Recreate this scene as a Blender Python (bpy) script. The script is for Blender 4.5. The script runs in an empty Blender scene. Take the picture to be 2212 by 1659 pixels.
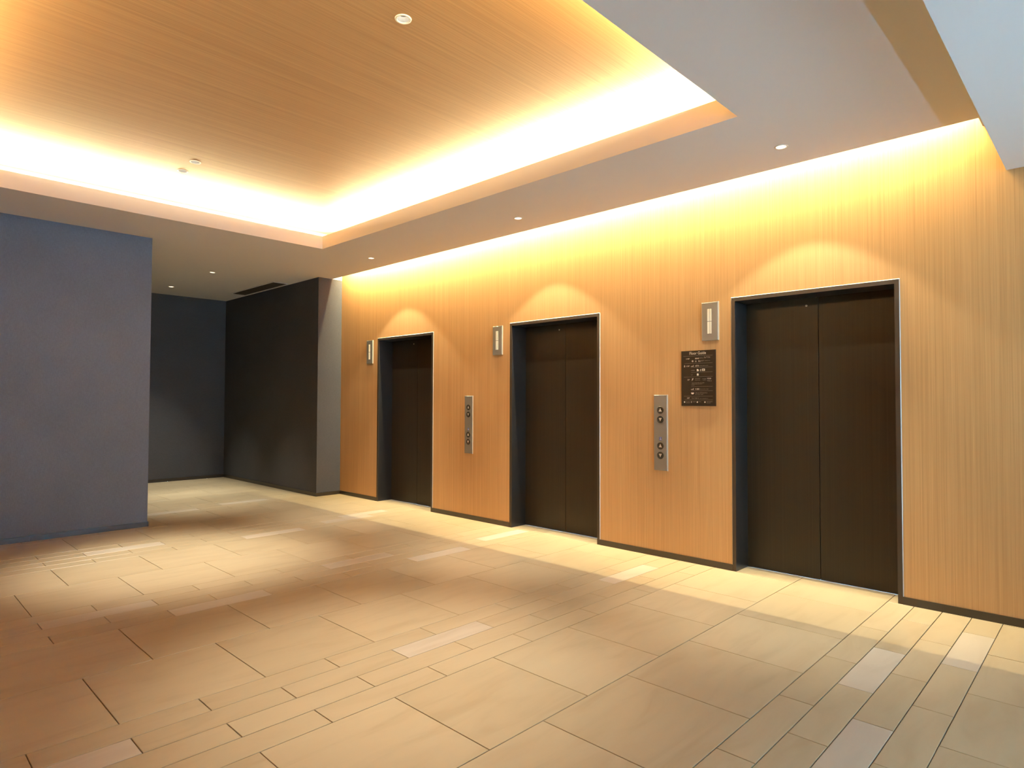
import bpy, bmesh, math, random
from mathutils import Matrix, Vector

scene = bpy.context.scene
COL = scene.collection
random.seed(7)

# ------------------------------------------------------------------ camera
FW, FH = 2212.0, 1659.0
F_PX, YAW, PITCH, ROLL, CAM_H = 1366.76, 0.8050, 0.0263, 0.0032, 1.40
_fw = Vector((math.sin(YAW) * math.cos(PITCH), math.cos(YAW) * math.cos(PITCH), math.sin(PITCH)))
_r = Vector((math.cos(YAW), -math.sin(YAW), 0.0))
_u = _r.cross(_fw)
_r2 = math.cos(ROLL) * _r + math.sin(ROLL) * _u
_u2 = -math.sin(ROLL) * _r + math.cos(ROLL) * _u
cam_data = bpy.data.cameras.new('camera')
cam_data.sensor_width = 36.0
cam_data.lens = 36.0 * F_PX / FW
cam_data.clip_start = 0.05
cam = bpy.data.objects.new('camera', cam_data)
COL.objects.link(cam)
M = Matrix((_r2, _u2, -_fw)).transposed().to_4x4()
M.translation = Vector((0, 0, CAM_H))
cam.matrix_world = M
scene.camera = cam

# ------------------------------------------------------------------ light levels
EXPOSURE = 0.0
SKY_COLOUR, SKY_STRENGTH = (0.39, 0.71, 1.0), 85.0
WARM = (1.0, 0.84, 0.48)            # cove strips
LAMP = (1.0, 0.97, 0.84)            # downlights
COVE_W_PER_M = 105.0
SLOT_W_PER_M = 325.0
LIFT_NARROW, LIFT_WIDE = 330.0, 70.0
TRAY_SPOT = 600.0
ALCOVE_SPOT = 450.0

scene.view_settings.view_transform = 'Standard'
scene.view_settings.look = 'None'
scene.view_settings.gamma = 1.0
scene.view_settings.use_curve_mapping = False
scene.view_settings.exposure = EXPOSURE
try:
    scene.cycles.max_bounces = 10
    scene.cycles.diffuse_bounces = 6
    scene.cycles.glossy_bounces = 4
    scene.cycles.sample_clamp_indirect = 6.0
    scene.cycles.use_denoising = True
    scene.cycles.caustics_reflective = False
    scene.cycles.caustics_refractive = False
except Exception:
    pass

world = bpy.data.worlds.new('overcast_sky')
scene.world = world
world.use_nodes = True
_bg = world.node_tree.nodes['Background']
_bg.inputs['Color'].default_value = (*SKY_COLOUR, 1)
_bg.inputs['Strength'].default_value = SKY_STRENGTH

# ------------------------------------------------------------------ dimensions
W = 5.065          # lift wall
XD = 5.29          # lift doors
Z = 3.20           # plaster ceiling
LIP = 3.352        # top of the tray's lip
ZW = 3.48          # wood tray ceiling
XS = 4.903         # edge of the wall-wash slot
XA, YR, YB = 4.68, 8.432, 11.758   # corner block and back wall
XG, YG = 2.275, 7.768              # grey partition
TX0, TX1, TY0, TY1 = 0.15, 3.835, 1.716, 6.828   # tray opening
SY, SZ = 0.502, 2.88               # lowered soffit
XL, YF = -1.0, -2.2                # unseen side wall, glazed front
YS0, YS1 = 0.62, YR                # slot ends
LIFT_Y = (1.718, 4.287, 6.860)
LW, LH, JT = 0.612, 2.262, 0.030   # half width, height, frame face width

# ------------------------------------------------------------------ helpers
def link(o, parent=None):
    COL.objects.link(o)
    if parent is not None:
        o.parent = parent
    return o

def tag(o, label=None, cat=None, group=None, kind=None):
    if label: o['label'] = label
    if cat: o['category'] = cat
    if group: o['group'] = group
    if kind: o['kind'] = kind
    return o

def empty(name, loc=(0, 0, 0), basis=None):
    o = bpy.data.objects.new(name, None)
    o.empty_display_size = 0.1
    COL.objects.link(o)
    m = (basis or Matrix.Identity(3)).to_4x4()
    m.translation = Vector(loc)
    o.matrix_world = m
    return o

def box(bm, x0, x1, y0, y1, z0, z1):
    v = [bm.verts.new(p) for p in ((x0, y0, z0), (x1, y0, z0), (x1, y1, z0), (x0, y1, z0),
                                   (x0, y0, z1), (x1, y0, z1), (x1, y1, z1), (x0, y1, z1))]
    for f in ((0, 3, 2, 1), (4, 5, 6, 7), (0, 1, 5, 4), (1, 2, 6, 5), (2, 3, 7, 6), (3, 0, 4, 7)):
        bm.faces.new([v[i] for i in f])

def prism(bm, pts, w0, w1):
    """closed outline in the local x-y plane, extruded from z=w0 to z=w1"""
    a = [bm.verts.new((x, y, w0)) for x, y in pts]
    b = [bm.verts.new((x, y, w1)) for x, y in pts]
    n = len(pts)
    bm.faces.new(list(reversed(a)))
    bm.faces.new(b)
    for i in range(n):
        j = (i + 1) % n
        bm.faces.new((a[i], a[j], b[j], b[i]))

def lathe(bm, prof, n=32, close=False):
    rings = []
    for r, z in prof:
        rings.append([bm.verts.new((r * math.cos(2 * math.pi * k / n), r * math.sin(2 * math.pi * k / n), z)) for k in range(n)])
    m = len(rings)
    for i in range(m if close else m - 1):
        a, b = rings[i], rings[(i + 1) % m]
        for k in range(n):
            l = (k + 1) % n
            bm.faces.new((a[k], a[l], b[l], b[k]))
    return rings

def finish(name, bm, mat, parent=None, smooth=False, bevel=0.0):
    if bevel:
        bmesh.ops.bevel(bm, geom=list(bm.edges), offset=bevel, segments=2, affect='EDGES', clamp_overlap=True)
    bmesh.ops.recalc_face_normals(bm, faces=bm.faces)
    me = bpy.data.meshes.new(name)
    bm.to_mesh(me)
    bm.free()
    me.materials.append(mat)
    if smooth:
        me.polygons.foreach_set('use_smooth', [True] * len(me.polygons))
    o = bpy.data.objects.new(name, me)
    return link(o, parent)

def boxes(name, mat, lst, parent=None, bevel=0.0):
    bm = bmesh.new()
    for b in lst:
        box(bm, *b)
    return finish(name, bm, mat, parent, bevel=bevel)

# ------------------------------------------------------------------ materials
def new_mat(name):
    m = bpy.data.materials.new(name)
    m.use_nodes = True
    nt = m.node_tree
    return m, nt, nt.nodes['Principled BSDF']

def plain(name, col, rough=0.5, metal=0.0, spec=0.5, emit=None, strength=0.0):
    m, nt, p = new_mat(name)
    p.inputs['Base Color'].default_value = (*col, 1)
    p.inputs['Roughness'].default_value = rough
    p.inputs['Metallic'].default_value = metal
    p.inputs['Specular IOR Level'].default_value = spec
    if emit:
        p.inputs['Emission Color'].default_value = (*emit, 1)
        p.inputs['Emission Strength'].default_value = strength
    return m

def node(nt, kind, **kw):
    n = nt.nodes.new(kind)
    for k, v in kw.items():
        if k in n.inputs:
            n.inputs[k].default_value = v
        else:
            setattr(n, k, v)
    return n

def coords(nt, scale):
    tc = node(nt, 'ShaderNodeTexCoord')
    mp = node(nt, 'ShaderNodeMapping')
    mp.inputs['Scale'].default_value = scale
    nt.links.new(tc.outputs['Object'], mp.inputs['Vector'])
    return mp.outputs['Vector']

def noise(nt, vec, scale=1.0, detail=3.0, rough=0.55):
    n = node(nt, 'ShaderNodeTexNoise')
    n.inputs['Scale'].default_value = scale
    n.inputs['Detail'].default_value = detail
    n.inputs['Roughness'].default_value = rough
    nt.links.new(vec, n.inputs['Vector'])
    return n.outputs['Fac']

def ramp(nt, fac, stops):
    r = node(nt, 'ShaderNodeValToRGB')
    e = r.color_ramp.elements
    while len(e) < len(stops):
        e.new(0.5)
    for k, (p, c) in enumerate(stops):
        e[k].position = p
        e[k].color = (*c, 1)
    nt.links.new(fac, r.inputs['Fac'])
    return r.outputs['Color']

def mix(nt, a, b, fac, mode='MIX'):
    m = node(nt, 'ShaderNodeMix', data_type='RGBA', blend_type=mode)
    for sock, v in ((m.inputs[0], fac), (m.inputs[6], a), (m.inputs[7], b)):
        if hasattr(v, 'links') or isinstance(v, bpy.types.NodeSocket):
            nt.links.new(v, sock)
        elif isinstance(v, tuple):
            sock.default_value = (*v, 1)
        else:
            sock.default_value = v
    return m.outputs[2]

def bump(nt, p, h, strength=0.1, dist=0.002):
    b = node(nt, 'ShaderNodeBump')
    b.inputs['Strength'].default_value = strength
    b.inputs['Distance'].default_value = dist
    nt.links.new(h, b.inputs['Height'])
    nt.links.new(b.outputs['Normal'], p.inputs['Normal'])

def veneer(name, along, dark, mid, light, rough=0.42, contrast=1.0, spec=0.4):
    """straight-grained veneer; 'along' is the axis the grain runs along"""
    m, nt, p = new_mat(name)
    s1, s2, s3 = [75.0] * 3, [230.0] * 3, [15.0] * 3
    s1[along], s2[along], s3[along] = 0.35, 1.6, 0.12
    a = noise(nt, coords(nt, s1), 1.0, 3.0, 0.6)
    b = noise(nt, coords(nt, s2), 1.0, 2.0, 0.6)
    c = noise(nt, coords(nt, s3), 1.0, 2.0, 0.5)
    ca = ramp(nt, a, ((0.30, dark), (0.52, mid), (0.72, light)))
    cb = ramp(nt, b, ((0.35, (0.86, 0.85, 0.83)), (0.62, (1.04, 1.04, 1.04))))
    cc = ramp(nt, c, ((0.35, (0.97, 0.965, 0.955)), (0.65, (1.02, 1.02, 1.025))))
    x = mix(nt, ca, cb, 0.8 * contrast, 'MULTIPLY')
    x = mix(nt, x, cc, 0.8, 'MULTIPLY')
    nt.links.new(x, p.inputs['Base Color'])
    p.inputs['Roughness'].default_value = rough
    p.inputs['Specular IOR Level'].default_value = spec
    bump(nt, p, b, 0.10, 0.001)
    return m

M_WALL = veneer('oak_veneer_upright', 2, (0.48, 0.255, 0.094), (0.535, 0.291, 0.113), (0.575, 0.32, 0.13))
M_TRAY = veneer('oak_veneer_ceiling', 0, (0.47, 0.240, 0.088), (0.52, 0.275, 0.105), (0.56, 0.305, 0.12))
M_DOOR = veneer('dark_bronze_door', 2, (0.019, 0.0135, 0.0075), (0.023, 0.0165, 0.0092), (0.027, 0.0195, 0.011), rough=0.36, contrast=0.5, spec=0.3)
M_FRAME = plain('bronze_frame', (0.040, 0.027, 0.017), 0.38, 0.0, 0.5)
M_JAMB = plain('black_bronze_jamb', (0.016, 0.015, 0.015), 0.30, 0.0, 0.5)
M_TRIM = plain('satin_steel_edge', (0.50, 0.45, 0.38), 0.5, 0.4)
M_STEEL = plain('brushed_steel_plate', (0.30, 0.275, 0.235), 0.48, 0.55)
M_PLASTER = plain('white_plaster', (0.74, 0.72, 0.69), 0.85, 0.0, 0.2)
M_BASE = plain('dark_skirting', (0.030, 0.022, 0.014), 0.28, 0.0, 0.6)
M_BLACK = plain('button_bezel_black', (0.035, 0.025, 0.014), 0.35)
M_ARROW = plain('button_arrow_beige', (0.55, 0.46, 0.36), 0.5)
M_ACRYL = plain('cream_acrylic', (0.80, 0.74, 0.60), 0.35)
M_BLUE = plain('blue_sticker', (0.10, 0.11, 0.32), 0.5)
M_WHITE = plain('white_print', (0.75, 0.75, 0.75), 0.6)
M_SIGN = plain('dark_brown_board', (0.022, 0.014, 0.008), 0.6, 0.0, 0.15)
M_PRINT = plain('beige_print', (0.42, 0.36, 0.28), 0.6)
M_PRINT_DIM = plain('faint_beige_print', (0.20, 0.165, 0.12), 0.6)
M_PRINT_BRIGHT = plain('cream_print', (0.75, 0.66, 0.53), 0.6)
M_RING = plain('white_trim_ring', (0.82, 0.78, 0.70), 0.4)
M_CHROME = plain('satin_reflector', (0.85, 0.84, 0.80), 0.25, 0.35)
M_SOCKET = plain('dark_socket', (0.03, 0.025, 0.02), 0.6)
M_LAMP = plain('glowing_lamp', (0.9, 0.85, 0.75), 0.4, emit=(1.0, 0.88, 0.68), strength=28.0)
M_VENT = plain('dark_vent_slat', (0.055, 0.042, 0.030), 0.5)
M_VENTBACK = plain('vent_interior', (0.012, 0.010, 0.009), 0.8)
M_VENTRIM = plain('vent_rim', (0.80, 0.79, 0.77), 0.5)
M_LAMP_SPOT = plain('small_glowing_lamp', (0.9, 0.85, 0.75), 0.4, emit=(1.0, 0.88, 0.68), strength=16.0)
M_STRIP = plain('light_strip_diffuser', (0.9, 0.85, 0.75), 0.4, emit=(1.0, 0.72, 0.38), strength=6.0)
M_ALU = plain('window_aluminium', (0.10, 0.10, 0.105), 0.4, 0.6)
M_PAVE = plain('grey_pavement', (0.60, 0.60, 0.60), 0.85)
M_SKY_BLOCK = plain('grey_sky_block', (0.22, 0.22, 0.22), 0.8)
M_SKY_BLOCK_DARK = plain('dark_sky_block_band', (0.04, 0.045, 0.05), 0.2)
M_SLAB = plain('grout_bed', (0.16, 0.125, 0.09), 0.8)

def fabric(name, lo, hi):
    m, nt, p = new_mat(name)
    n1 = noise(nt, coords(nt, (260.0, 260.0, 40.0)), 1.0, 2.0)
    n2 = noise(nt, coords(nt, (30.0, 30.0, 420.0)), 1.0, 2.0)
    n3 = noise(nt, coords(nt, (1.3, 1.3, 1.3)), 1.0, 3.0)
    w = mix(nt, n1, n2, 0.5)
    c = ramp(nt, w, ((0.36, lo), (0.64, hi)))
    d = ramp(nt, n3, ((0.3, (0.92, 0.92, 0.91)), (0.7, (1.06, 1.06, 1.07))))
    x = mix(nt, c, d, 1.0, 'MULTIPLY')
    nt.links.new(x, p.inputs['Base Color'])
    p.inputs['Roughness'].default_value = 0.75
    p.inputs['Specular IOR Level'].default_value = 0.25
    bump(nt, p, w, 0.12, 0.001)
    return m
M_FABRIC = fabric('grey_woven_wallcovering', (0.100, 0.134, 0.186), (0.130, 0.170, 0.234))
M_CHARCOAL = fabric('charcoal_wallcovering', (0.052, 0.052, 0.056), (0.070, 0.070, 0.074))

def stone():
    m, nt, p = new_mat('beige_sandstone_tile')
    oi = node(nt, 'ShaderNodeObjectInfo')
    tc = node(nt, 'ShaderNodeTexCoord')
    add = node(nt, 'ShaderNodeVectorMath', operation='ADD')
    mul = node(nt, 'ShaderNodeVectorMath', operation='SCALE')
    comb = node(nt, 'ShaderNodeCombineXYZ')
    for k in range(3):
        nt.links.new(oi.outputs['Random'], comb.inputs[k])
    nt.links.new(comb.outputs[0], mul.inputs[0])
    mul.inputs['Scale'].default_value = 37.0
    nt.links.new(tc.outputs['Object'], add.inputs[0])
    nt.links.new(mul.outputs[0], add.inputs[1])
    mp = node(nt, 'ShaderNodeMapping')
    mp.inputs['Scale'].default_value = (1.2, 5.0, 1.0)
    mp.inputs['Rotation'].default_value = (0, 0, 0.35)
    nt.links.new(add.outputs[0], mp.inputs['Vector'])
    v = node(nt, 'ShaderNodeTexNoise')
    v.inputs['Scale'].default_value = 1.6
    v.inputs['Detail'].default_value = 5.0
    v.inputs['Distortion'].default_value = 0.8
    nt.links.new(mp.outputs[0], v.inputs['Vector'])
    fine = node(nt, 'ShaderNodeTexNoise')
    fine.inputs['Scale'].default_value = 140.0
    nt.links.new(add.outputs[0], fine.inputs['Vector'])
    tone = ramp(nt, v.outputs['Fac'], ((0.30, (0.91, 0.89, 0.86)), (0.50, (1.0, 1.0, 1.0)), (0.72, (1.05, 1.05, 1.04))))
    rnd = ramp(nt, oi.outputs['Random'], ((0.0, (0.95, 0.945, 0.935)), (1.0, (1.04, 1.04, 1.045))))
    x = mix(nt, oi.outputs['Color'], tone, 1.0, 'MULTIPLY')
    x = mix(nt, x, rnd, 1.0, 'MULTIPLY')
    nt.links.new(x, p.inputs['Base Color'])
    p.inputs['Roughness'].default_value = 0.34
    p.inputs['Specular IOR Level'].default_value = 0.42
    bump(nt, p, fine.outputs['Fac'], 0.04, 0.001)
    return m
M_TILE = stone()
TILE_COL, PALE_COL = (0.44, 0.35, 0.215), (0.52, 0.445, 0.335)

def glass():
    m = bpy.data.materials.new('window_glass')
    m.use_nodes = True
    nt = m.node_tree
    for n in list(nt.nodes):
        nt.nodes.remove(n)
    out = node(nt, 'ShaderNodeOutputMaterial')
    t = node(nt, 'ShaderNodeBsdfTransparent')
    g = node(nt, 'ShaderNodeBsdfGlossy')
    g.inputs['Roughness'].default_value = 0.02
    fr = node(nt, 'ShaderNodeFresnel')
    mx = node(nt, 'ShaderNodeMixShader')
    nt.links.new(fr.outputs[0], mx.inputs[0])
    nt.links.new(t.outputs[0], mx.inputs[1])
    nt.links.new(g.outputs[0], mx.inputs[2])
    nt.links.new(mx.outputs[0], out.inputs[0])
    return m
M_GLASS = glass()

# ------------------------------------------------------------------ floor: slab and tiles
floor = boxes('floor', M_SLAB, [(XL, XD + 0.12, YF, YB + 0.02, -0.12, -0.006)])
tag(floor, 'beige stone floor with square tiles and bands of narrow tiles', 'floor', kind='structure')

PX, PY = 0.3245, 0.1612
X0T, Y0T = 0.499, 0.556
GAP = 0.0022
# one period (twelve narrow heights): (first row, height in rows, joint parity)
ROWS = [(0, 1, 1), (1, 1, 0), (2, 1, 1), (3, 1, 0), (4, 4, 1), (8, 4, 0)]
PALE = {(2, 9), (0, 11), (14, 5), (13, 7), (14, 11), (13, 13), (26, 7), (24, 9), (26, 1), (24, 3), (14, -1), (13, 1), (38, 3), (14, -3),
        (2, 3), (1, 6), (36, 7), (37, 10), (38, 11), (25, 12), (49, 6), (50, 9)}

def tile_mesh(x0, x1, y0, y1, cx, cy):
    bm = bmesh.new()
    box(bm, x0 + GAP - cx, x1 - GAP - cx, y0 + GAP - cy, y1 - GAP - cy, -0.012, 0.0)
    top = [e for e in bm.edges if all(abs(v.co.z) < 1e-6 for v in e.verts)]
    bmesh.ops.bevel(bm, geom=top, offset=0.0012, segments=1, affect='EDGES')
    bmesh.ops.recalc_face_normals(bm, faces=bm.faces)
    me = bpy.data.meshes.new('tile')
    bm.to_mesh(me)
    bm.free()
    me.materials.append(M_TILE)
    return me

def in_view(x, y):
    d = Vector((x, y, -CAM_H))
    zc = d.dot(_fw)
    if zc < 0.15:
        return 0.0
    px, py = F_PX * d.dot(_r2) / zc, F_PX * d.dot(_u2) / zc
    if abs(px) > FW / 2 + 90 or abs(py) > FH / 2 + 90:
        return 0.0
    return 1.0 / zc ** 3

cells = []
for per in range(-3, 7):
    for r0, hgt, par in ROWS:
        row = per * 12 + r0
        ya, yb = Y0T + row * PY, Y0T + (row + hgt) * PY
        if yb <= YF or ya >= YB:
            continue
        ka = -9 if par else -8
        for k in range(ka, 18, 2):
            xa, xb = X0T + k * PX, X0T + (k + 2) * PX
            a, b, c, d = max(xa, XL), min(xb, XD), max(ya, YF), min(yb, YB)
            if b - a < 0.01 or d - c < 0.01:
                continue
            full = (a, b, c, d) == (xa, xb, ya, yb)
            hid = (a + b) / 2 < XG and c > YG
            cells.append([0.0 if hid else in_view((a + b) / 2, (c + d) / 2) * hgt, row, k, hgt, a, b, c, d, full])
cells.sort(key=lambda t: -t[0])
shared = {}
rest = bmesh.new()
n_ind = 0
for vis, row, k, hgt, a, b, c, d, full in cells:
    pale = hgt == 1 and (row, k) in PALE
    if vis > 0 and n_ind < 300:
        n_ind += 1
        cx, cy = (a + b) / 2, (c + d) / 2
        if full:
            if hgt not in shared:
                shared[hgt] = tile_mesh(a, b, c, d, cx, cy)
            me = shared[hgt]
        else:
            me = tile_mesh(a, b, c, d, cx, cy)
        o = bpy.data.objects.new('tile', me)
        o.location = (cx, cy, 0)
        o.color = (*(PALE_COL if pale else TILE_COL), 1)
        link(o, floor)
    else:
        box(rest, a + GAP, b - GAP, c + GAP, d - GAP, -0.012, 0.0)
o = finish('far_tile', rest, M_TILE, floor)
o.color = (*TILE_COL, 1)
o['kind'] = 'stuff'

# ------------------------------------------------------------------ walls
bm = bmesh.new()
edges_y = [YF]
for c in LIFT_Y:
    edges_y += [c - LW, c + LW]
edges_y += [YR]
for i in range(0, len(edges_y), 2):
    box(bm, W, W + 0.30, edges_y[i], edges_y[i + 1], 0.0, LH)
box(bm, W, W + 0.30, YF, YR, LH, 3.56)
wall_right = finish('wall_right', bm, M_WALL)
tag(wall_right, 'oak veneer wall with vertical grain around the elevator doors', 'wall', kind='structure')

wall_corner = boxes('wall_corner', M_CHARCOAL, [(XA, W + 0.30, YR, YB, 0, Z)])
tag(wall_corner, 'dark grey wall with a short return beside the oak wall', 'wall', kind='structure')
wall_back = boxes('wall_back', M_CHARCOAL, [(XL, W + 0.30, YB, YB + 0.15, 0, Z)])
tag(wall_back, 'dark grey wall closing the far end of the alcove', 'wall', kind='structure')
wall_left = boxes('wall_left', M_FABRIC, [(XL, XG, YG, YB, 0, Z)])
tag(wall_left, 'grey fabric covered partition facing the daylight beside the alcove', 'wall', kind='structure')
wall_side = boxes('wall_side', M_WALL, [(XL - 0.2, XL, YF, YB, 0, 3.56)])
tag(wall_side, 'oak veneer wall opposite the elevators', 'wall', kind='structure')

# glazed front behind the camera
WX0, WX1, WZ1 = 0.9, 4.9, 2.70
wall_front = boxes('wall_front', M_PLASTER, [(XL - 0.2, WX0, YF - 0.2, YF, 0, SZ), (WX1, W + 0.3, YF - 0.2, YF, 0, SZ), (WX0, WX1, YF - 0.2, YF, WZ1, SZ)])
tag(wall_front, 'white wall around the glazed entrance front', 'wall', kind='structure')
win = empty('window_1', (0, 0, 0))
tag(win, 'tall glazed front letting daylight into the lobby', 'window', kind='structure')
nb = 3
for k in range(nb + 1):
    x = WX0 + (WX1 - WX0) * k / nb
    boxes('mullion', M_ALU, [(max(WX0, x - 0.03), min(WX1, x + 0.03), YF - 0.13, YF - 0.05, 0.0, WZ1)], win)
boxes('head_rail', M_ALU, [(WX0, WX1, YF - 0.12, YF - 0.06, WZ1 - 0.06, WZ1)], win)
boxes('sill_rail', M_ALU, [(WX0, WX1, YF - 0.12, YF - 0.06, 0.0, 0.06)], win)
for k in range(nb):
    xa, xb = WX0 + (WX1 - WX0) * k / nb + 0.03, WX0 + (WX1 - WX0) * (k + 1) / nb - 0.03
    boxes('pane', M_GLASS, [(xa, xb, YF - 0.096, YF - 0.090, 0.06, WZ1 - 0.06)], win)
pl = bpy.data.lights.new('daylight_portal', 'AREA')
pl.shape, pl.size, pl.size_y = 'RECTANGLE', WX1 - WX0, WZ1
pl.cycles.is_portal = True
po = bpy.data.objects.new('daylight_portal', pl)
COL.objects.link(po)
po.location = ((WX0 + WX1) / 2, YF - 0.04, WZ1 / 2)
po.rotation_euler = (math.radians(90), 0, 0)      # faces +Y, into the lobby
pave = boxes('pavement', M_PAVE, [(-30, 34, -18, YF - 0.2, -0.14, -0.02)])
sky_block_slab = boxes('sky_block_slab', M_PLASTER, [(-6, 10, YF - 3.2, YF - 0.2, 2.95, 3.15)])  # added overhead slab, unseen; keeps direct sky off the lobby floor
tag(sky_block_slab, 'unseen white slab added outside the glazed front to shade the floor', 'sky_block_slab', kind='structure')
block_bands = [(-30, 34, -18.5, -18.0, 0, 0.9)]  # added block across the street, unseen; cuts off the low sky
for lv in range(4):
    block_bands.append((-30, 34, -18.5, -18.0, 2.4 + lv * 3.0 - 0.2, 3.9 + lv * 3.0))
opposite = boxes('low_sky_block', M_SKY_BLOCK, block_bands)
tag(opposite, 'unseen grey block added across the street to shut out low sky', 'low_sky_block', kind='structure')
boxes('block_dark_band', M_SKY_BLOCK_DARK, [(-30, 34, -18.7, -18.3, 0, 12)], opposite)  # dark bands dressing the added block as windows
tag(pave, 'grey pavement outside the glazed front', 'pavement', kind='structure')

# ------------------------------------------------------------------ ceiling
def with_holes(o, holes, r):
    """cut round holes for the recessed lamps through the slab o"""
    cut = bmesh.new()
    for x, y, z in holes:
        bmesh.ops.create_cone(cut, cap_ends=True, segments=32, radius1=r, radius2=r, depth=0.5,
                              matrix=Matrix.Translation((x, y, z)))
    me = bpy.data.meshes.new('cutter')
    cut.to_mesh(me)
    cut.free()
    c = bpy.data.objects.new('cutter', me)
    COL.objects.link(c)
    md = o.modifiers.new('holes', 'BOOLEAN')
    md.operation, md.object, md.solver = 'DIFFERENCE', c, 'EXACT'
    dg = bpy.context.evaluated_depsgraph_get()
    new = bpy.data.meshes.new_from_object(o.evaluated_get(dg))
    o.modifiers.clear()
    o.data = new
    bpy.data.objects.remove(c)

LIFT_LAMPS = [(4.505, 1.700), (4.505, 4.256), (4.505, 6.812)]
ALCOVE_LAMPS = [(3.475, 9.221), (3.472, 10.880)]
TRAY_LAMPS = [(2.034, 2.788), (2.030, 5.807), (2.031, 6.115)]
HOLE = 0.034

bm = bmesh.new()
xs = [XL, TX0, TX1, XS]
ys = [SY, TY0, TY1, YR]
for i in range(3):
    for j in range(3):
        if i == 1 and j == 1:
            continue
        box(bm, xs[i], xs[i + 1], ys[j], ys[j + 1], Z, LIP)
box(bm, XS, W, SY, YS0, Z, LIP)                    # slot's near end
box(bm, XL, W + 0.3, YR, YB, Z, LIP)               # over the alcove
bmesh.ops.remove_doubles(bm, verts=bm.verts, dist=1e-5)
inner = [f for f in bm.faces if len([g for g in bm.faces if g is not f and (g.calc_center_median() - f.calc_center_median()).length < 1e-5])]
bmesh.ops.delete(bm, geom=inner, context='FACES')
ceiling = finish('ceiling', bm, M_PLASTER)
with_holes(ceiling, [(x, y, Z) for x, y in LIFT_LAMPS + ALCOVE_LAMPS], HOLE)
tag(ceiling, 'white plaster ceiling with a recessed wood tray and a lit slot', 'ceiling', kind='structure')

OUT = 0.34
tray = boxes('wood_panel', M_TRAY, [(TX0 - OUT, TX1 + OUT, TY0 - OUT, TY1 + OUT, ZW, ZW + 0.03)], ceiling)
with_holes(tray, [(x, y, ZW) for x, y in TRAY_LAMPS], HOLE)
tray['label'] = 'oak veneer panel closing the recessed tray'
for q in ((TX0 - OUT - 0.03, TX0 - OUT, TY0 - OUT, TY1 + OUT), (TX1 + OUT, TX1 + OUT + 0.03, TY0 - OUT, TY1 + OUT),
          (TX0 - OUT, TX1 + OUT, TY0 - OUT - 0.03, TY0 - OUT), (TX0 - OUT, TX1 + OUT, TY1 + OUT, TY1 + OUT + 0.03)):
    boxes('tray_side', M_PLASTER, [(*q, LIP, ZW + 0.03)], ceiling)
boxes('slot_side', M_PLASTER, [(XS - 0.02, XS, YS0, YS1, LIP, 3.56)], ceiling)
boxes('slot_top', M_PLASTER, [(XS - 0.02, W, YS0 - 0.02, YS1, 3.56, 3.58)], ceiling)
boxes('slot_end', M_PLASTER, [(XS, W, YS0 - 0.02, YS0, LIP, 3.56)], ceiling)
boxes('slot_end', M_PLASTER, [(XS, W, YS1, YS1 + 0.02, LIP, 3.56)], ceiling)
boxes('roof_slab', M_PLASTER, [(XL - 0.2, W + 0.3, YF, YB + 0.15, 3.62, 3.75)], ceiling)
soffit = boxes('ceiling_lower', M_PLASTER, [(XL, W, YF, SY, SZ, 3.56)])
tag(soffit, 'lowered white soffit near the glazed front, blue with daylight', 'ceiling', kind='structure')

# concealed light strips
def strip(x0, x1, y0, y1, z, watts, up, parent, tilt=0.0, lean=0.0):
    hx, hy = (x1 - x0), (y1 - y0)
    s = boxes('light_strip', M_ALU, [(x0 - .006, x1 + .006, y0, y1, z - 0.022 if up else z + 0.002, z - 0.002 if up else z + 0.022)], parent)
    L = bpy.data.lights.new('cove_light', 'AREA')
    L.shape, L.size, L.size_y = 'RECTANGLE', hx, hy
    L.color = WARM
    L.energy = watts * max(hx, hy)
    lo = bpy.data.objects.new('cove_light', L)
    COL.objects.link(lo)
    lo.parent = s
    lo.location = ((x0 + x1) / 2, (y0 + y1) / 2, z)
    lo.rotation_euler = ((math.pi if up else 0.0) + math.radians(lean), math.radians(tilt), 0)
    return lo

SO, SW = 0.10, 0.03      # strips sit this far back from the lip
zs = LIP + 0.024
TILT = 5.0               # the strips lean a little towards the middle of the tray
strip(TX0 - SO - SW, TX0 - SO, TY0 - SO, TY1 + SO, zs, COVE_W_PER_M, True, ceiling, TILT)
strip(TX1 + SO, TX1 + SO + SW, TY0 - SO, TY1 + SO, zs, COVE_W_PER_M, True, ceiling, -TILT)
strip(TX0 - SO + .01, TX1 + SO - .01, TY0 - SO - SW, TY0 - SO, zs, COVE_W_PER_M, True, ceiling, 0.0, -TILT)
strip(TX0 - SO + .01, TX1 + SO - .01, TY1 + SO, TY1 + SO + SW, zs, COVE_W_PER_M, True, ceiling, 0.0, TILT)
strip(4.955, 4.985, YS0 + 0.03, YS1 - 0.22, 3.50, SLOT_W_PER_M, False, ceiling, -70.0)

# ------------------------------------------------------------------ skirting
bbr = empty('baseboard_right', (0, 0, 0))
tag(bbr, 'dark low skirting along the foot of the oak wall', 'baseboard', kind='structure')
BH = 0.052
segs = [(YF, 0.951), (0.9525, LIFT_Y[0] - LW), (LIFT_Y[0] + LW, LIFT_Y[1] - LW), (LIFT_Y[1] + LW, LIFT_Y[2] - LW), (LIFT_Y[2] + LW, YR - 0.008)]
for a, b in segs:
    boxes('skirting_board', M_BASE, [(W - 0.008, W, a, b, 0, BH)], bbr)
bbl = empty('baseboard_left', (0, 0, 0))
tag(bbl, 'dark low skirting along the grey fabric partition', 'baseboard', kind='structure')
for a, b in ((XL, 1.227), (1.230, XG)):
    boxes('skirting_board', M_BASE, [(a, b, YG - 0.008, YG, 0, BH)], bbl)
boxes('skirting_board', M_BASE, [(XG, XG + 0.008, YG - 0.008, YB, 0, BH)], bbl)
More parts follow.
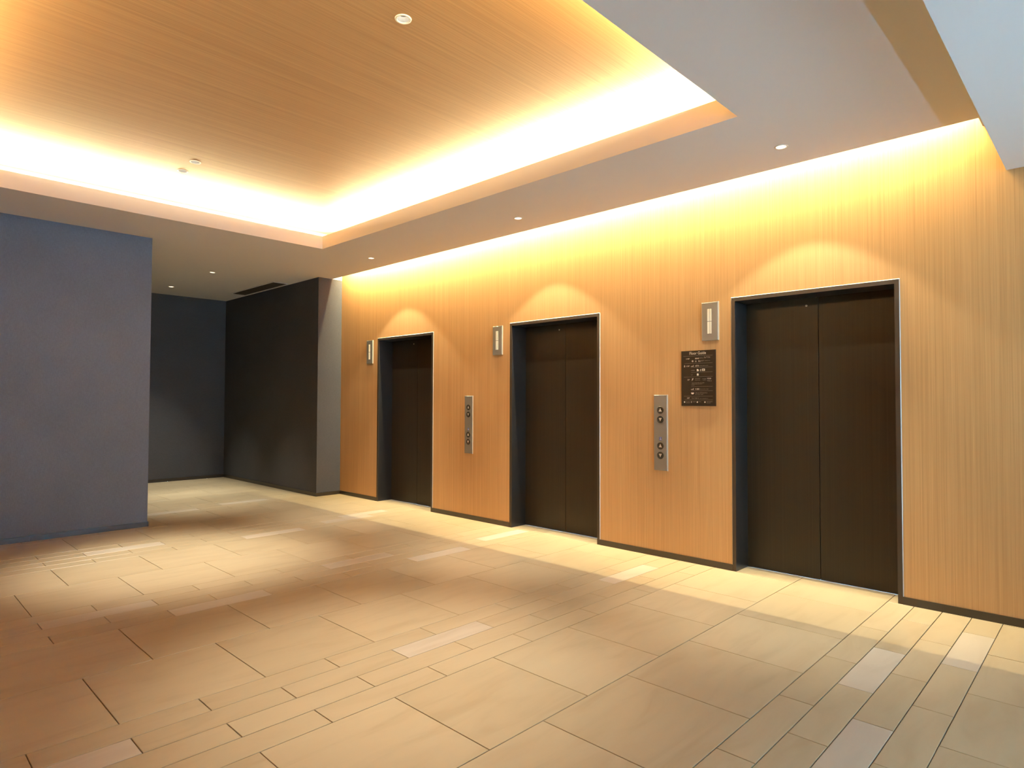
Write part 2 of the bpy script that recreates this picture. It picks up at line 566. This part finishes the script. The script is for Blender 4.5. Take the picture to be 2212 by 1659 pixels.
o = boxes('baseboard_back', M_BASE, [(XG + 0.008, XA, YB - 0.008, YB, 0, BH)])
tag(o, 'dark low skirting along the alcove end wall', 'baseboard', kind='structure')
o = boxes('baseboard_corner', M_BASE, [(XA - 0.008, XA, YR - 0.008, YB - 0.008, 0, BH), (XA, W, YR - 0.008, YR, 0, BH)])
tag(o, 'dark low skirting around the dark grey corner wall', 'baseboard', kind='structure')

# ------------------------------------------------------------------ elevators
PROUD = 0.006
door_labels = ['dark bronze two panel elevator door beside the floor guide board',
               'dark bronze two panel elevator door, the middle one of three',
               'dark bronze two panel elevator door beside the dark grey corner wall']
for n, yc in enumerate(LIFT_Y):
    t = empty('door_%d' % (n + 1), (W, yc, 0))
    tag(t, door_labels[n], 'elevator door', 'elevator doors in the oak wall', 'structure')
    xb = XD - W
    # frame: face of the architrave, head and two jambs lining the recess
    boxes('frame', M_FRAME, [(-PROUD, 0.0, -LW, -LW + JT, 0, LH), (-PROUD, 0.0, LW - JT, LW, 0, LH),
                             (-PROUD, 0.0, -LW + JT, LW - JT, LH - JT, LH)], t)
    boxes('jamb', M_JAMB, [(0.0, xb + 0.03, LW - JT, LW, 0, LH)], t)
    boxes('jamb', M_JAMB, [(0.0, xb + 0.03, -LW, -LW + JT, 0, LH)], t)
    boxes('lintel', M_JAMB, [(0.0, xb + 0.03, -LW + JT, LW - JT, LH - JT, LH)], t)
    # bright chamfered edge strip round the frame
    bm = bmesh.new()
    e = 0.005
    for s in (-1, 1):
        pts = [(-PROUD, s * LW), (0.0, s * LW), (0.0, s * (LW + e))]
        a = [bm.verts.new((x, y, 0.0)) for x, y in pts]
        b = [bm.verts.new((x, y, LH + (e if abs(y) > LW + 1e-6 else 0.0))) for x, y in pts]
        bm.faces.new(a); bm.faces.new(b)
        for i in range(3):
            j = (i + 1) % 3
            bm.faces.new((a[i], a[j], b[j], b[i]))
    a = [bm.verts.new(p) for p in ((-PROUD, -LW, LH), (0, -LW, LH), (0, -LW - e, LH + e))]
    b = [bm.verts.new(p) for p in ((-PROUD, LW, LH), (0, LW, LH), (0, LW + e, LH + e))]
    bm.faces.new(a); bm.faces.new(b)
    for i in range(3):
        j = (i + 1) % 3
        bm.faces.new((a[i], a[j], b[j], b[i]))
    finish('edge_strip', bm, M_TRIM, t)
    for s in (-1, 1):
        y0, y1 = (0.0025, LW - JT) if s > 0 else (-LW + JT, -0.0025)
        p = boxes('door_panel', M_DOOR, [(xb, xb + 0.03, y0, y1, 0.001, LH - JT)], t)
        if s > 0:
            bm = bmesh.new()
            rg = lathe(bm, [(0.0001, 0.004), (0.006, 0.004), (0.009, 0.0), (0.009, -0.004)], 16)
            bm.faces.new(rg[0])
            k = finish('key_hole_cap', bm, M_TRIM, p)
            k.matrix_local = Matrix.Translation((xb, 0.09, 2.17)) @ Matrix.Rotation(math.radians(-90), 4, 'Y')
            k['label'] = 'small steel cap on the dark door panel'
    boxes('shaft_back', M_VENTBACK, [(xb + 0.032, xb + 0.04, -LW, LW, 0, LH)], t)

# ------------------------------------------------------------------ wall fittings
WB = Matrix(((0, 0, -1), (-1, 0, 0), (0, 1, 0)))       # local x -> -Y, y -> Z, z -> -X (out of the oak wall)

def plate(name, hw, hh, t, mat, parent, c=0.004):
    bm = bmesh.new()
    lo = [(-hw, -hh), (hw, -hh), (hw, hh), (-hw, hh)]
    a = [bm.verts.new((x, y, 0)) for x, y in lo]
    b = [bm.verts.new((x, y, t - c)) for x, y in lo]
    d = [bm.verts.new((x - math.copysign(c, x), y - math.copysign(c, y), t)) for x, y in lo]
    bm.faces.new(list(reversed(a))); bm.faces.new(d)
    for p, q in ((a, b), (b, d)):
        for i in range(4):
            j = (i + 1) % 4
            bm.faces.new((p[i], p[j], q[j], q[i]))
    return finish(name, bm, mat, parent)

ind_labels = ['steel floor indicator plate above the floor guide board',
              'steel floor indicator plate beside the middle elevator door',
              'steel floor indicator plate beside the elevator nearest the dark corner']
for n, yc in enumerate((2.518, 5.093, 7.661)):
    t = empty('hall_lantern', (W, yc, 2.082), WB)
    tag(t, ind_labels[n], 'indicator light', 'steel indicator plates beside the elevators')
    plate('face_plate', 0.075, 0.1635, 0.014, M_STEEL, t, 0.004)
    edge = bmesh.new()
    for bx in ((-0.0765, 0.079, 0.1635, 0.1665), (0.075, 0.079, -0.1635, 0.1635)):  # lit top and side edges, put in as lighter strips
        box(edge, *bx, 0.0, 0.012)
    finish('lit_plate_edge', edge, M_TRIM, t)
    for u0, u1 in ((-0.0215, -0.0015), (0.0025, 0.0155)):
        for v0, v1 in ((-0.1045, -0.0025), (0.0025, 0.1075)):
            boxes('lamp_strip', M_ACRYL, [(u0 - 0.0, u1, v0, v1, 0.010, 0.0165)], t, bevel=0.0012)

def tri(up, s):
    return [(-0.8 * s, -0.72 * s), (0.8 * s, -0.72 * s), (0.0, 0.92 * s)] if up else [(-0.8 * s, 0.72 * s), (0.0, -0.92 * s), (0.8 * s, 0.72 * s)]

pan_labels = ['steel call button panel below the floor guide board, near the closest elevator',
              'steel call button panel between the middle and the far elevator doors']
for n, yc in enumerate((2.998, 5.574)):
    t = empty('call_panel', (W, yc, 1.115), WB)
    tag(t, pan_labels[n], 'call panel', 'steel call button panels on the oak wall')
    plate('face_plate', 0.068, 0.3395, 0.012, M_STEEL, t, 0.003)
    edge = bmesh.new()
    for bx in ((-0.068, 0.0715, 0.3395, 0.3430), (0.068, 0.0715, -0.3430, 0.3395)):  # lighter strips stand in for light on the top and one side
        box(edge, *bx, 0.0, 0.010)
    finish('lit_plate_edge', edge, M_TRIM, t)
    for zb, up in ((1.319, True), (1.235, False), (0.997, True), (0.912, False)):
        bm = bmesh.new()
        rg = lathe(bm, [(0.034, 0.008), (0.034, 0.0145), (0.031, 0.0165), (0.027, 0.0165), (0.026, 0.0150), (0.0001, 0.0150)], 28)
        bm.faces.new(rg[0]); bm.faces.new(rg[-1])
        b = finish('call_button', bm, M_BLACK, t)
        b.location = (0.0, zb - 1.115, 0.0)
        bm = bmesh.new()
        prism(bm, tri(up, 0.0185), 0.0150, 0.0168)
        a = finish('arrow', bm, M_ARROW, b)
        a['label'] = 'beige arrow pointing %s' % ('up' if up else 'down')
    # wheelchair symbol
    s = boxes('accessibility_sign', M_BLUE, [(-0.0125, 0.0125, -0.0155, 0.0155, 0.0115, 0.0128)], t)
    s.location = (0.0, 1.061 - 1.115, 0.0)
    bm = bmesh.new()
    z0, z1 = 0.0128, 0.0134
    for k in range(12):                                  # wheel, open at the upper side
        a0, a1 = math.radians(150 + k * 20), math.radians(150 + (k + 1) * 20)
        c, ri, ro = (0.0005, -0.0055), 0.0045, 0.0060
        prism(bm, [(c[0] + ri * math.cos(a0), c[1] + ri * math.sin(a0)), (c[0] + ro * math.cos(a0), c[1] + ro * math.sin(a0)),
                   (c[0] + ro * math.cos(a1), c[1] + ro * math.sin(a1)), (c[0] + ri * math.cos(a1), c[1] + ri * math.sin(a1))], z0, z1)
    prism(bm, [(-0.0012 + 0.002 * math.cos(i * 0.785), 0.0118 + 0.002 * math.sin(i * 0.785)) for i in range(8)], z0, z1)
    for q in (((-0.0025, 0.0085), (-0.0010, -0.0020), (0.0008, -0.0020), (-0.0005, 0.0085)),
              ((-0.0010, -0.0020), (-0.0010, -0.0036), (0.0052, -0.0036), (0.0052, -0.0020)),
              ((0.0038, -0.0036), (0.0066, -0.0110), (0.0084, -0.0104), (0.0056, -0.0030)),
              ((-0.0018, 0.0045), (-0.0018, 0.0030), (0.0048, 0.0030), (0.0048, 0.0045))):
        prism(bm, list(q), z0, z1)
    finish('wheelchair_figure', bm, M_WHITE, s)

# floor guide board ---------------------------------------------------
guide = empty('floor_guide_sign', (W, 2.6295, 1.5995), WB)
tag(guide, 'dark brown floor guide board with beige lettering on the oak wall', 'sign')
plate('board', 0.1605, 0.2405, 0.008, M_SIGN, guide, 0.001)
SX, SYY = 0.321 / 821.0, 0.481 / 1325.0
gx = lambda px: (px - 772.0) * SX
gy = lambda py: (850.0 - py) * SYY
ZT0, ZT1 = 0.0078, 0.0086

def text(name, s, px0, px1, py, h, mat):
    cu = bpy.data.curves.new(name, 'FONT')
    cu.body = s
    cu.size = 1.0
    cu.align_x, cu.align_y = 'CENTER', 'CENTER'
    cu.extrude = 0.0
    cu.offset = 0.022
    tmp = bpy.data.objects.new('tmp', cu)
    COL.objects.link(tmp)
    bpy.context.view_layer.update()
    me = bpy.data.meshes.new_from_object(tmp.evaluated_get(bpy.context.evaluated_depsgraph_get()))
    bpy.data.objects.remove(tmp)
    xs_, ys_ = [v.co.x for v in me.vertices], [v.co.y for v in me.vertices]
    wx, wy = max(xs_) - min(xs_), max(ys_) - min(ys_)
    cx_, cy_ = (max(xs_) + min(xs_)) / 2, (max(ys_) + min(ys_)) / 2
    w, hh = (px1 - px0) * SX, h * SYY
    for v in me.vertices:
        v.co = ((v.co.x - cx_) / wx * w + gx((px0 + px1) / 2), (v.co.y - cy_) / wy * hh + gy(py), ZT1 + 0.0002)
    me.name = name
    me.materials.append(mat)
    o = bpy.data.objects.new(name, me)
    return link(o, guide)

text('title_lettering', 'Floor Guide', 565, 960, 250, 70, M_PRINT)
for s, a, b, py in (('14F', 485, 570, 380), ('13F', 485, 568, 556), ('2F', 512, 568, 885), ('1F', 505, 566, 1326)):
    text('floor_number', s, a, b, py, 34, M_PRINT)
for a, b, py in ((415, 1112, 316), (440, 1112, 494), (600, 1112, 592), (606, 1112, 706), (425, 1112, 816), (606, 1112, 1048),
                 (606, 1112, 1152), (425, 1112, 1278), (440, 1112, 1368)):
    boxes('divider_line', M_PRINT_DIM, [(gx(a), gx(b), gy(py) - 0.0009, gy(py) + 0.0009, 0.0076, ZT1)], guide)

def glyphs(bm, px0, px1, py, h, rnd):
    """a run of small unreadable characters as separate strokes"""
    x = px0
    while x < px1 - h * 0.3:
        w = h * rnd.uniform(0.45, 0.85)
        for _ in range(3):
            if rnd.random() < 0.5:
                xx = x + rnd.uniform(0.05, 0.75) * w
                box(bm, gx(xx), gx(xx + h * 0.16), gy(py + h * 0.48), gy(py - h * 0.48 * rnd.uniform(0.4, 1)), 0.0076, ZT1)
            else:
                yy = py + rnd.uniform(-0.4, 0.4) * h
                box(bm, gx(x), gx(x + w * 0.9), gy(yy + h * 0.07), gy(yy - h * 0.07), 0.0076, ZT1)
        x += w * 1.22

rnd = random.Random(3)
bm = bmesh.new()
for a, b, py, h in ((700, 785, 376, 40), (700, 745, 442, 40), (775, 820, 442, 40), (700, 785, 553, 42), (700, 785, 1108, 42), (988, 1070, 862, 34)):
    glyphs(bm, a, b, py, h, rnd)
    glyphs(bm, a + 4, b, py, h, rnd)
finish('bold_lettering', bm, M_PRINT, guide)['kind'] = 'stuff'
bm = bmesh.new()
for a, b, py, h in ((790, 900, 370, 26), (915, 1068, 360, 40), (835, 920, 436, 34), (930, 1062, 440, 18), (800, 1012, 556, 20), (600, 695, 660, 26),
                    (604, 642, 768, 26), (698, 825, 862, 26), (870, 972, 864, 26), (700, 820, 898, 14), (880, 970, 898, 14), (985, 1098, 916, 34),
                    (610, 932, 962, 26), (610, 872, 990, 16), (610, 680, 1014, 14), (800, 1012, 1112, 20), (700, 980, 1200, 30), (700, 900, 1236, 20),
                    (610, 802, 1326, 32), (815, 1002, 1332, 16), (480, 566, 1412, 26), (634, 704, 1412, 26), (780, 850, 1412, 22), (965, 1112, 1410, 20),
                    (480, 560, 1438, 14), (965, 1060, 1438, 14)):
    glyphs(bm, a, b, py, h, rnd)
finish('small_lettering', bm, M_PRINT_DIM, guide)['kind'] = 'stuff'

def icon(name, polys, mat):
    bm = bmesh.new()
    for pts in polys:
        prism(bm, [(gx(x), gy(y)) for x, y in pts], 0.0076, ZT1)
    finish(name, bm, mat, guide)
rect = lambda x0, x1, y0, y1: [(x0, y0), (x0, y1), (x1, y1), (x1, y0)]
disc = lambda x, y, r: [(x + r * math.cos(-k * math.pi / 6), y + r * math.sin(-k * math.pi / 6)) for k in range(12)]
for y in (556, 1110):
    icon('bed_icon', [rect(600, 664, y + 6, y + 16), rect(602, 610, y - 4, y + 20), rect(626, 664, y - 6, y + 6), rect(655, 664, y - 26, y + 20)], M_PRINT)
icon('round_mark', [disc(640, 440, 22)], M_PRINT)
icon('person_mark', [disc(443, 540, 11), rect(430, 456, 552, 578)], M_PRINT)
icon('machine_icon', [rect(740, 772, 632, 684), [(772, 640), (772, 684), (792, 676), (784, 646)]], M_PRINT_BRIGHT)
icon('bottle_icon', [rect(818, 842, 645, 684), rect(824, 836, 630, 645)], M_PRINT)
icon('cup_icon', [rect(864, 932, 628, 640), rect(864, 932, 668, 680), rect(864, 876, 640, 668), rect(914, 932, 640, 668), rect(884, 904, 646, 654)], M_PRINT_BRIGHT)
icon('canister_icon', [rect(742, 784, 744, 788), rect(750, 776, 736, 744)], M_PRINT_BRIGHT)
icon('cutlery_icon', [[(616, 912), (626, 912), (640, 850), (628, 850)], [(628, 880), (640, 900), (662, 850), (650, 846)]], M_PRINT)
icon('bowl_icon', [[(600, 1192), (604, 1214), (618, 1232), (654, 1232), (668, 1214), (672, 1192)]], M_PRINT_BRIGHT)
for x in (440, 750, 930):
    icon('legend_mark', [disc(x, 1420, 17)], M_PRINT_BRIGHT)
icon('legend_mark', [disc(606, 1404, 8), rect(598, 614, 1412, 1438)], M_PRINT)

# ------------------------------------------------------------------ recessed downlights
def downlight(x, y, z, label, group, spots, deep=False):
    t = empty('downlight', (x, y, z))
    tag(t, label, 'downlight', group)
    bm = bmesh.new()
    lathe(bm, [(0.033, 0.004), (0.033, -0.003), (0.036, -0.005), (0.044, -0.004), (0.046, 0.0), (0.040, 0.0)], 36, close=True)
    finish('trim_ring', bm, M_RING, t, smooth=True)
    bm = bmesh.new()
    lathe(bm, [(0.0328, 0.002), (0.031, 0.014), (0.027, 0.027)] if deep else
          [(0.0328, 0.002), (0.029, 0.016), (0.023, 0.030), (0.017, 0.040)], 36)
    finish('reflector', bm, M_CHROME, t, smooth=True)
    bm = bmesh.new()
    rg = lathe(bm, [(0.0270, 0.027), (0.0262, 0.038), (0.0262, 0.060)] if deep else [(0.0175, 0.040), (0.0175, 0.060)], 24)
    bm.faces.new(rg[-1])
    finish('socket', bm, M_SOCKET, t)
    bm = bmesh.new()
    rg = lathe(bm, [(0.0001, 0.030), (0.004, 0.030), (0.0075, 0.033), (0.0085, 0.039), (0.0085, 0.059)] if deep else
               [(0.0001, 0.012), (0.006, 0.013), (0.011, 0.018), (0.0135, 0.026), (0.0135, 0.052)], 20)
    bm.faces.new(rg[4])
    finish('lamp', bm, M_LAMP_SPOT if deep else M_LAMP, t, smooth=True)
    for power, full, blend in spots:
        L = bpy.data.lights.new('spot', 'SPOT')
        L.energy, L.color = power, LAMP
        L.spot_size, L.spot_blend = math.radians(full), blend
        L.shadow_soft_size = 0.018
        s = bpy.data.objects.new('spot', L)
        COL.objects.link(s)
        s.parent = t
        s.location = (0, 0, -0.008)

lamp_labels = ['recessed downlight over the elevator beside the floor guide board',
               'recessed downlight over the middle elevator door',
               'recessed downlight over the elevator nearest the dark corner']
for (x, y), lb in zip(LIFT_LAMPS, lamp_labels):
    downlight(x, y, Z, lb, 'recessed downlights along the elevators', [(LIFT_NARROW, 56, 0.9), (LIFT_WIDE, 92, 0.22)])
for (x, y), lb in zip(ALCOVE_LAMPS, ['recessed downlight in the alcove ceiling nearer the wood tray',
                                     'recessed downlight in the alcove ceiling close to the end wall']):
    downlight(x, y, Z, lb, 'recessed downlights in the alcove', [(ALCOVE_SPOT, 58, 0.9)])
for (x, y), lb, k in zip(TRAY_LAMPS, ['single recessed downlight at the front of the wood tray',
                                      'recessed downlight of the pair in the wood tray, farther from the glow',
                                      'recessed downlight of the pair in the wood tray, closer to the bright cove'], (0.75, 0.75, 0.75)):
    downlight(x, y, ZW, lb, 'recessed downlights in the wood tray', [(TRAY_SPOT * k, 50, 0.95)], deep=True)

# ------------------------------------------------------------------ ceiling vent
VX0, VX1, VY0, VY1 = 4.385, 4.622, 9.264, 10.797
vent = empty('ceiling_vent', ((VX0 + VX1) / 2, (VY0 + VY1) / 2, Z))
tag(vent, 'long slotted air vent in the alcove ceiling beside the dark wall', 'vent')
hx, hy = (VX1 - VX0) / 2, (VY1 - VY0) / 2
boxes('backing', M_VENTBACK, [(-hx, hx, -hy, hy, -0.002, 0.0)], vent)
boxes('rim', M_VENTRIM, [(-hx, -hx + 0.008, -hy, hy, -0.010, -0.002), (hx - 0.008, hx, -hy, hy, -0.010, -0.002),
                         (-hx + .008, hx - .008, -hy, -hy + 0.012, -0.010, -0.002), (-hx + .008, hx - .008, hy - 0.012, hy, -0.010, -0.002)], vent)
for k in range(7):
    x = -hx + 0.028 + k * (2 * hx - 0.056) / 6
    bm = bmesh.new()
    box(bm, -0.011, 0.011, -hy + 0.012, hy - 0.012, -0.0015, 0.0015)
    s = finish('slat', bm, M_VENT, vent)
    s.location = (x, 0, -0.0065)
    s.rotation_euler = (0, math.radians(12), 0)
